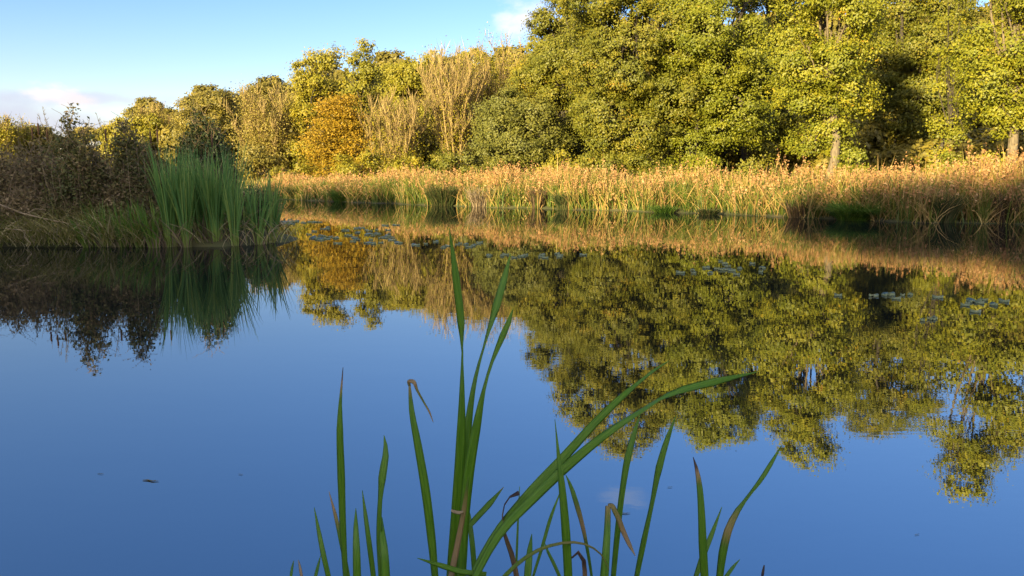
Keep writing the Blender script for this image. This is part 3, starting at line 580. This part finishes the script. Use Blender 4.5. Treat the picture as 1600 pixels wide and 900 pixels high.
cattail(150, 230, 18.8, 60, 195, 16, 'few very tall green blades above the highest dark shrub', 76, -.02, 'cattail', 1.0, 'green cattails behind the thicket', .02, .3)

cattail(95, 260, 17.3, 110, 130, 40, 'loose green grass blades growing up through the brown thicket', 77, -.05, 'bank_grass', 1.6, 'loose grass clumps on the left bank', .022, .5, name='grass_clump', cat='grass')
cattail(30, 300, 16.8, 120, 85, 50, 'pale arching grass at the left edge of the bank', 78, -.1, 'bank_grass', 2.2, 'loose grass clumps on the left bank', .022, .8, name='grass_clump', cat='grass')
cattail(120, 320, 16.5, 90, 80, 50, 'pale arching grass below the brown thicket', 79, -.15, 'bank_grass', 2.2, 'loose grass clumps on the left bank', .022, .8, name='grass_clump', cat='grass')
def spike(px, py, Y, label):
    b = at(px, 300, Y); b[2] = 0.2; tp = at(px, py, Y)[2] - b[2]
    t = empty('cattail_spike', b, label, 'cattail spike', 'brown cattail spikes over the left bank')
    s = MB(); s.tube([(0, 0, 0), (.01, 0, tp * .5), (0, 0, tp)], [.006, .005, .003], 5); s.build('stem', M['dry'], t)
    s = MB(); z0 = tp - .42; s.tube([(0, 0, z0), (0, 0, z0 + .02), (0, 0, z0 + .26), (0, 0, z0 + .29)], [.006, .021, .021, .006], 8); s.build('seed_head', M['spike'], t, True)
for px, py, lb in [(59, 190, 'leftmost brown cattail spike above the left bank'), (69, 183, 'second brown cattail spike from the left edge'), (82, 192, 'short brown spike right of the two leftmost ones'),
                   (172, 193, 'brown cattail spike left of the narrow dark shrub tip'), (241, 196, 'brown cattail spike left of its close twin by the black bush'), (252, 194, 'brown cattail spike right of its close twin by the black bush'),
                   (187, 198, 'brown cattail spike just touching the narrow dark shrub tip'), (336, 200, 'brown cattail spike over the black bush')]:
    spike(px, py, 18.3, lb)
def dry_stalk(px, tops, Y, label, seed):
    rng = np.random.default_rng(seed); b = at(px, 300, Y); b[2] = .2
    s = MB()
    for tx, ty in tops:
        e = at(tx, ty, Y) - b; P = limb(s, rng, (0, 0, 0), e, .008, .004, .03, 7, 4)
        for i in range(34):
            f = rng.uniform(.5, 1.0); j = f * 6; a_ = int(min(5, j)); p0 = P[a_] + (P[a_ + 1] - P[a_]) * (j - a_)
            ln = .16 * (1.08 - f) + .04; limb(s, rng, p0, p0 + np.array([rng.normal() * ln * .45, rng.normal() * ln * .4, ln * rng.uniform(.6, 1.1)]), .0055, .004, .02, 3, 3)
    o = s.build('dry_weed', M['brown_shrub']); o.location = b; tag(o, label, 'weed')
dry_stalk(66, [(66, 166), (60, 180), (72, 186), (90, 188)], 18.2, 'tall branching dry weed left of the highest dark shrub', 81)
dry_stalk(20, [(14, 222), (28, 214), (36, 226)], 17.8, 'dry weed standing in the purplish thicket at the left edge', 83)
dry_stalk(145, [(140, 186), (150, 176), (158, 200)], 18.4, 'thin dry weed beside the tall grass blades', 84)
dry_stalk(228, [(222, 206), (236, 214)], 18.2, 'dry weed just left of the cattail stand', 85)
dry_stalk(178, [(170, 216), (184, 222)], 17.9, 'dry weed in the middle of the brown thicket', 86)
dry_stalk(118, [(112, 214), (126, 222)], 17.6, 'dry weed in front of the highest dark shrub', 87)
dry_stalk(100, [(92, 196), (104, 200)], 18.0, 'short dry weed between the spikes and the highest dark shrub', 82)
# overhanging grass on the bank
rng = np.random.default_rng(31); bg_ = MB(); n = 5500
x = rng.uniform(-24, PX1 + .3, n); y = pen_front - .05 + rng.uniform(-.15, 1.6, n) ** 1.0
x = np.where(rng.uniform(size=n) < .75, rng.uniform(-13, -7.6, n), x)
z = np.clip(ground_z(x, y), 0, 1) + rng.uniform(0, .12, n)
add_blades(bg_, rng, np.stack([x, y, z], -1), rng.uniform(.3, .85, n), rng.uniform(.014, .03, n), rng.choice([-1.57, 3.3, -.4], n) + rng.normal(0, .8, n), rng.uniform(.1, .8, n), rng.uniform(.2, .95, n), rng.beta(1.5, 1.1, n), 4)
tag(bg_.build('bank_grass', M['bank_grass']), 'drooping olive and straw grass over the edge of the left bank', 'grass', kind='stuff')
s = MB(); a0 = at(5, 358, 15.9); P = np.array([at(5, 357, 15.95), at(30, 359, 15.9), at(40, 361, 15.85), at(38, 370, 15.8), at(48, 380, 15.75), at(41, 391, 15.7)]); s.tube(P, [.012, .012, .012, .011, .009, .006], 6, .9)
s.tube(np.array([P[2], P[2] + [.15, -.02, .02], P[2] + [.25, .02, -.03]]), [.008, .006, .004], 5, .9)
o = s.build('dead_branch', M['dry']); tag(o, 'pale dead branch bent down into the water at the left bank', 'branch')
s = MB(); P = np.array([at(0, 320, 16.3), at(40, 335, 16.2), at(85, 345, 16.1), at(125, 353, 16.0)]); s.tube(P, [.02, .017, .014, .006], 6, .7)
s.tube(np.array([P[1], P[1] + [.25, -.05, .12], P[1] + [.5, -.1, .1]]), [.009, .007, .004], 5, .7)
tag(s.build('dead_branch', M['dry']), 'dry brown branch lying slanted on the left bank', 'branch')

# ------------------------------------------------------------------ lily pads and floating bits
def pad_mesh(seed):
    rng = np.random.default_rng(seed); k_ = 18; a = np.linspace(.25, 2 * math.pi - .25, k_); r = .5 * (1 + .06 * np.sin(a * 3 + seed) + rng.normal(0, .02, k_))
    ring = np.stack([np.cos(a) * r, np.sin(a) * r, .012 * np.sin(a * 2 + seed) + .02], -1)
    s = MB(); V = np.vstack([[[0, 0, .014]], ring, ring * [1, 1, 0]]); q = []
    for i in range(k_ - 1): q += [[0, i + 1, i + 2, i + 2], [i + 1, k_ + i + 1, k_ + i + 2, i + 2]]
    q += [[0, k_ + 1, 1, 1], [0, k_, 2 * k_, 2 * k_]]
    s.add(V, q, .5); return s.build('lily_pad', M['pad'])
pads = [pad_mesh(s_) for s_ in range(4)]; used = set()
rng = np.random.default_rng(77)
def pad_patch(n, x0, x1, y0, y1, lab, grp, size):
    for i in range(n):
        px, py = rng.normal((x0 + x1) / 2, (x1 - x0) * .36), rng.normal((y0 + y1) / 2, (y1 - y0) * .40); j = int(rng.integers(0, 4)); o = pads[j]
        if j in used: o = o.copy(); C.objects.link(o)
        used.add(j); o.location = water_at(px, py) + np.array([0, 0, .003]); o.rotation_euler = (0, rng.normal() * .012, rng.uniform(0, 6.28)); sz = size * rng.uniform(.28, .65); o.scale = (sz, sz, 1)
        tag(o, lab, 'lily pad', grp)
lp = 'pale lily pad floating '
pad_patch(22, 425, 485, 344, 350, lp + 'by the outermost cattails', 'lily pads by the outermost cattails', .34)
pad_patch(22, 505, 625, 353, 366, lp + 'below the golden beech reflection edge', 'lily pads under the channel', .34)
pad_patch(26, 520, 622, 370, 380, lp + 'in the densest patch left of centre', 'lily pads in the densest patch', .30)
pad_patch(12, 480, 505, 369, 374, lp + 'in the small patch right of the cattails', 'lily pads in the small patch', .28)
pad_patch(12, 682, 760, 380, 386, lp + 'beside the tallest foreground blade', 'lily pads beside the tallest blade', .26)
pad_patch(16, 780, 890, 398, 404, lp + 'in the thin line right of the tallest blade', 'lily pads in the thin line', .22)
pad_patch(18, 1085, 1170, 412, 426, lp + 'under the brighter oak reflection', 'lily pads under the oak reflection', .22)
pad_patch(9, 1330, 1450, 461, 466, lp + 'in the loose row at the right', 'lily pads in the loose row', .20)
pad_patch(10, 1500, 1555, 466, 480, lp + 'in the group nearest the right edge', 'lily pads nearest the right edge', .18)
pad_patch(4, 1415, 1460, 498, 504, lp + 'in the nearest sparse group at the right', 'lily pads nearest sparse group', .12)
def drift(px, py, ln, label, seed):
    rng = np.random.default_rng(seed); b = water_at(px, py); s = MB(); a = rng.uniform(-.4, .4)
    P = np.array([[-.5, 0, 0], [-.2, .06, .01], [.15, -.03, .012], [.5, .05, .004]]) * [ln, ln, .06]
    s.tube(P, [ln * .015, ln * .035, ln * .03, ln * .01], 6, .2); s.tube(np.array([P[2], P[2] + [ln * .15, ln * .1, .002]]), [ln * .015, ln * .008], 5, .2)
    o = s.build('floating_twig', M['brown_shrub']); o.location = b + np.array([0, 0, .003]); o.rotation_euler = (0, 0, a); tag(o, label, 'twig')
drift(157, 741, .035, 'small dark twig floating alone on the blue water at the left', 1)
drift(235, 752, .09, 'thin long twig floating on the blue water at the left', 2)
drift(376, 742, .03, 'tiny dark scrap floating left of the foreground blades', 3)
drift(1433, 836, .03, 'small dark scrap floating on the water at the lower right', 4)
drift(1047, 762, .03, 'small twig floating between two foreground blades', 5)
drift(975, 803, .06, 'thin curved twig floating behind the folded foreground leaf', 6)

# ------------------------------------------------------------------ foreground cattails
def blade(mb, pts, wpx, Y0, Y1, dead=None, twist=0.0, tw0=0.0, base=None, K=44):
    """one leaf from image points; wpx full width per point (edge-on where narrow), built as a curved strip with a midrib"""
    pts = np.array(pts, float); k_ = len(pts); u = np.linspace(0, 1, k_)
    Yd = Y0 + (Y1 - Y0) * u ** 1.5
    W3 = np.array([at(px, py, yy) for (px, py), yy in zip(pts, Yd)])
    wm_ = np.asarray(wpx, float) / FPX * Yd
    d = np.zeros(k_) if dead is None else np.asarray(dead, float)
    if base is not None:
        W3 = np.vstack([base, W3]); wm_ = np.concatenate([[wm_[0] * .8], wm_]); d = np.concatenate([[d[0]], d])
    seg = np.concatenate([[0], np.cumsum(np.linalg.norm(np.diff(W3, axis=0), axis=1))]); s = np.linspace(0, seg[-1], K)
    # Catmull-Rom along arc length
    def cr(vals):
        vals = np.asarray(vals, float); m_ = np.gradient(vals, seg, axis=0); i = np.clip(np.searchsorted(seg, s) - 1, 0, len(seg) - 2)
        h_ = (seg[i + 1] - seg[i]); t_ = (s - seg[i]) / h_
        if vals.ndim > 1: h_ = h_[:, None]; t_ = t_[:, None]
        return (2 * t_**3 - 3 * t_**2 + 1) * vals[i] + (t_**3 - 2 * t_**2 + t_) * h_ * m_[i] + (-2 * t_**3 + 3 * t_**2) * vals[i + 1] + (t_**3 - t_**2) * h_ * m_[i + 1]
    P = cr(W3); vis = np.clip(np.interp(s, seg, wm_), .0006, None); dd = np.interp(s, seg, d)
    wmax = np.maximum.accumulate(vis[::-1])[::-1]                # true width: never narrower than what follows
    frac = np.linspace(0, 1, K); full = np.minimum(wmax, wmax.max()) 
    ang = np.arccos(np.clip(vis / full, .12, 1)) + tw0 + twist * frac
    T = unit(np.gradient(P, axis=0)); V = unit(P - np.array([0, 0, CAM_H])); S = unit(np.cross(T, V)); D = np.cross(S, T)
    side = S * np.cos(ang)[:, None] + D * np.sin(ang)[:, None]; nrm = np.cross(side, T)
    cols = [(-.5, .0), (-.22, .07), (0, .16), (.22, .07), (.5, .0), (.2, -.03), (0, .02), (-.2, -.03)]
    G = np.stack([P + side * (full * a)[:, None] + nrm * (full * b_)[:, None] for a, b_ in cols], 1)
    i = np.arange(K * 8).reshape(K, 8); j = np.roll(i, -1, 1); q = np.stack([i[:-1], j[:-1], j[1:], i[1:]], -1).reshape(-1, 4)
    uv = np.stack([np.broadcast_to([.0, .28, .5, .72, 1, .7, .5, .3], (K, 8)), np.repeat(s[:, None] * 6 + pts[0, 0] * .013, 8, 1)], -1).reshape(-1, 2)
    mb.add(G.reshape(-1, 3), q, np.repeat(dd, 8), uv)
    return P
def plant(bpx, Y, label, leaves, name='cattail_plant', group=None):
    b = at(bpx, 1010, Y); b[2] = -.12
    t = empty(name, b, label, 'cattail', group)
    for lf in leaves:
        mb = MB(); mt = lf.get('mat', 'blade'); y0 = Y + lf.get('dy', 0); p0 = lf['p'][0]
        bs = None
        if lf.get('root', True):
            bs = b + np.array([(p0[0] - bpx) / FPX * Y * .25, lf.get('dy', 0) * .5, 0])
        blade(mb, lf['p'], lf['w'], y0, y0 + lf.get('tilt', .1), lf.get('d'), lf.get('tw', .2), lf.get('t0', 0), bs)
        o = mb.build(lf.get('n', 'leaf'), M[mt], t, True, world=True)
        if lf.get('lab'): o['label'] = lf['lab']
    return t
plant(712, 1.75, 'tallest foreground cattail with three long upright blades and a dry sheath', [
 dict(p=[(706, 905), (714, 790), (720, 690), (722, 600), (722, 550), (720, 500), (712, 430), (702, 356)], w=[19, 18, 16, 9, 4, 13, 12, 1], dy=0, tilt=.05),
 dict(p=[(716, 905), (725, 770), (732, 660), (743, 590), (757, 538), (775, 480), (788, 435), (798, 396)], w=[17, 15, 13, 8, 5, 13, 11, 1], dy=.03, tilt=.15),
 dict(p=[(722, 885), (730, 760), (744, 670), (757, 605), (766, 573), (784, 528), (796, 500), (802, 482)], w=[16, 18, 15, 7, 6, 11, 8, 1], dy=-.05, tilt=.05),
 dict(p=[(704, 905), (716, 845), (726, 790), (732, 745)], w=[11, 10, 8, 3], d=[.9, .75, .6, .2], dy=-.09, n='dry_sheath', tilt=-.01),
 dict(p=[(705, 797), (710, 799.5), (718, 801), (724, 799)], w=[4, 6, 6, 3], d=[1, 1, 1, 1], dy=-.10, n='dry_sheath', root=False, tilt=0),
 dict(p=[(742, 905), (738, 850), (733, 810), (728, 783)], w=[9, 9, 8, 2], dy=.05),
 dict(p=[(720, 838), (742, 812), (765, 787), (787, 761)], w=[6, 10, 10, 1], d=[0, 0, 0, .5], dy=.02, root=False, tilt=.08),
 dict(p=[(760, 898), (720, 893), (690, 884), (652, 872)], w=[9, 10, 9, 1], dy=-.12, root=False, tilt=.0),
])
plant(738, 1.6, 'foreground cattail leaning far right with two long arching blades', [
 dict(p=[(738, 900), (775, 835), (830, 768), (885, 710), (935, 655), (975, 617), (1000, 596), (1020, 580), (1045, 564)], w=[12, 15, 16, 15, 13, 10, 5, 5, 1], dy=.03, tilt=.25, tw=.1),
 dict(p=[(742, 903), (785, 828), (830, 782), (890, 725), (950, 676), (1005, 640), (1030, 624), (1060, 611), (1115, 597), (1184, 581)], w=[12, 15, 16, 16, 13, 8, 6, 12, 13, 1], dy=-.03, tilt=.2, tw=.1),
])
def one(px, Y, label, p, w, d=None, mat='blade', tilt=.08, name='cattail_shoot', tw=.3, extra=None, t0=0):
    return plant(px, Y, label, [dict(p=p, w=w, d=d, mat=mat, tilt=tilt, tw=tw, t0=t0)] + (extra or []), name)
one(536, 1.7, 'straight single green blade with thin tip, tallest at the left of the foreground', [(540, 905), (536, 830), (533, 740), (531, 670), (532, 625), (534, 600), (536, 574)], [10, 12, 13, 11, 5, 3, 1], mat='blade_dark', d=[0, 0, 0, 0, .2, .8, 1])
one(512, 1.65, 'short blade leaning left, low at the left of the foreground', [(514, 905), (505, 865), (498, 830), (491, 793)], [9, 9, 7, 1])
one(545, 1.8, 'thin blade with a brown withered tip crossing the straight tall one', [(545, 905), (534, 850), (524, 805), (514, 768)], [7, 8, 6, 1], [0, .1, .6, .9])
one(558, 1.6, 'short pointed upright blade beside the straight tall one', [(558, 905), (557, 860), (556, 825), (556, 794)], [14, 13, 9, 1])
one(583, 1.8, 'narrow dark blade left of the twisted pair', [(584, 905), (577, 850), (571, 805), (566, 766)], [9, 9, 7, 1], mat='blade_dark')
one(596, 1.7, 'blade with a broad twisted upper half beside a shorter one', [(594, 905), (592, 840), (594, 780), (598, 740), (603, 705), (600, 680)], [8, 11, 10, 14, 10, 1], extra=[dict(p=[(602, 905), (600, 860), (597, 830), (597, 808)], w=[17, 14, 9, 1], dy=-.05)])
one(678, 1.7, 'blade leaning left whose tip is snapped and hangs down dry', [(680, 905), (674, 840), (664, 760), (652, 690), (643, 640), (640, 604)], [13, 15, 15, 13, 9, 4], d=[0, 0, 0, 0, .1, .6],
    extra=[dict(p=[(640, 604), (639, 596), (645, 596), (652, 610), (662, 628), (671, 644), (677, 660)], w=[4, 6, 7, 4, 3, 3, 1], d=[.5, .7, .9, .5, .4, .7, 1], mat='blade', root=False, n='snapped_tip', dy=.1, tilt=-.03)])
one(470, 1.6, 'brown withered tip poking up at the bottom left', [(472, 905), (469, 888), (466, 875)], [5, 5, 1], [.8, .9, 1])
one(455, 1.6, 'small green tip at the very bottom left', [(454, 905), (456, 890), (459, 876)], [5, 5, 1])
one(496, 1.7, 'short green tip left of the left leaning blade', [(492, 905), (496, 888), (501, 868)], [6, 6, 1])
one(890, 1.55, 'upright blade with a hair thin tip crossing the long arching pair', [(888, 905), (884, 830), (878, 760), (873, 715), (870, 685), (867, 655)], [15, 15, 12, 7, 3, 1])
one(925, 1.75, 'thin blade with a dry brown streak halfway up', [(925, 905), (918, 860), (911, 825), (901, 788), (892, 760), (884, 742)], [6, 7, 8, 9, 7, 1], [0, .1, .75, .4, 0, 0])
one(838, 1.9, 'very thin slanting blade behind the long arching pair', [(832, 905), (848, 852), (860, 810), (875, 770)], [5, 6, 6, 2])
one(826, 1.6, 'short broad pointed blade under the long arching pair', [(824, 905), (826, 880), (828, 857), (831, 834)], [13, 13, 9, 1])
one(806, 1.65, 'dead brown stalk curled over at its top', [(808, 905), (800, 868), (788, 832), (785, 805), (791, 783), (803, 772), (811, 770)], [9, 9, 7, 4, 4, 6, 8], [.8, .85, .8, .85, 1, .95, 1], mat='blade_dark', name='dead_stalk', tilt=0)
plant(785, 1.5, 'pale thin grass blade arching over to the right near the bottom', [dict(p=[(782, 908), (806, 883), (836, 862), (870, 850), (905, 848), (935, 862), (952, 890)], w=[8, 7, 6, 5, 4, 3, 1], d=[.3, .35, .4, .45, .5, .5, .5], tilt=.1)], 'grass_plant')
plant(945, 1.6, 'blade folded over sharply with its dry brown end hanging', [
 dict(p=[(944, 905), (947, 860), (949, 825), (950, 790)], w=[15, 13, 11, 9], d=[0, 0, .3, .6]),
 dict(p=[(950, 791), (955, 790), (962, 801), (973, 828), (984, 852), (993, 869)], w=[8, 8, 9, 9, 7, 1], d=[.6, .6, .5, .7, .8, 1], root=False, dy=.1, tilt=-.04, n='folded_tip')])
one(962, 1.75, 'slim dark blade rising behind the folded one', [(958, 905), (964, 840), (972, 770), (981, 715), (990, 680), (1000, 648)], [10, 11, 11, 12, 9, 1])
one(996, 1.75, 'slim blade leaning right, right of the folded one', [(994, 905), (1005, 850), (1018, 790), (1030, 730), (1043, 685), (1056, 650)], [10, 11, 9, 12, 9, 1])
one(908, 1.5, 'small dead brown leaf curled at the bottom middle', [(914, 905), (913, 885), (909, 868), (900, 862), (893, 872)], [8, 8, 7, 7, 3], [.8, .9, 1, .9, 1], mat='blade_dark', name='withered_shoot', tilt=0)
one(1100, 1.65, 'upright blade with a dark shrivelled tip at the right', [(1101, 905), (1098, 850), (1096, 800), (1093, 760), (1089, 735), (1083, 714)], [14, 14, 12, 10, 7, 1], [0, 0, 0, .2, .9, 1], mat='blade_dark')
one(1088, 1.8, 'short slanting blade behind the one with a dark tip', [(1086, 905), (1098, 870), (1112, 835), (1128, 792)], [9, 10, 8, 1])
one(1126, 1.65, 'rightmost long blade with a brown patch, bending right to a fine tip', [(1124, 905), (1130, 860), (1139, 825), (1150, 802), (1167, 778), (1190, 748), (1206, 722), (1221, 696)], [13, 14, 13, 10, 6, 8, 7, 1], [0, .2, .65, .4, .1, 0, 0, 0])
one(1136, 1.7, 'faint short blade beside the rightmost long blade', [(1132, 905), (1144, 888), (1156, 874)], [7, 6, 1])
one(870, 1.9, 'thin leaf crossing low behind the upright blade', [(876, 905), (865, 880), (856, 862), (851, 848)], [6, 6, 5, 1])
one(805, 1.95, 'hair thin grass blade behind the curled dead stalk', [(806, 905), (808, 850), (810, 800), (812, 760)], [4, 4, 3, 1], name='grass_plant')
one(1192, 1.7, 'small reddish brown twig tip at the bottom right', [(1190, 908), (1192, 895), (1194, 883)], [4, 5, 2], [1, 1, 1], mat='blade_dark', name='dead_stalk')
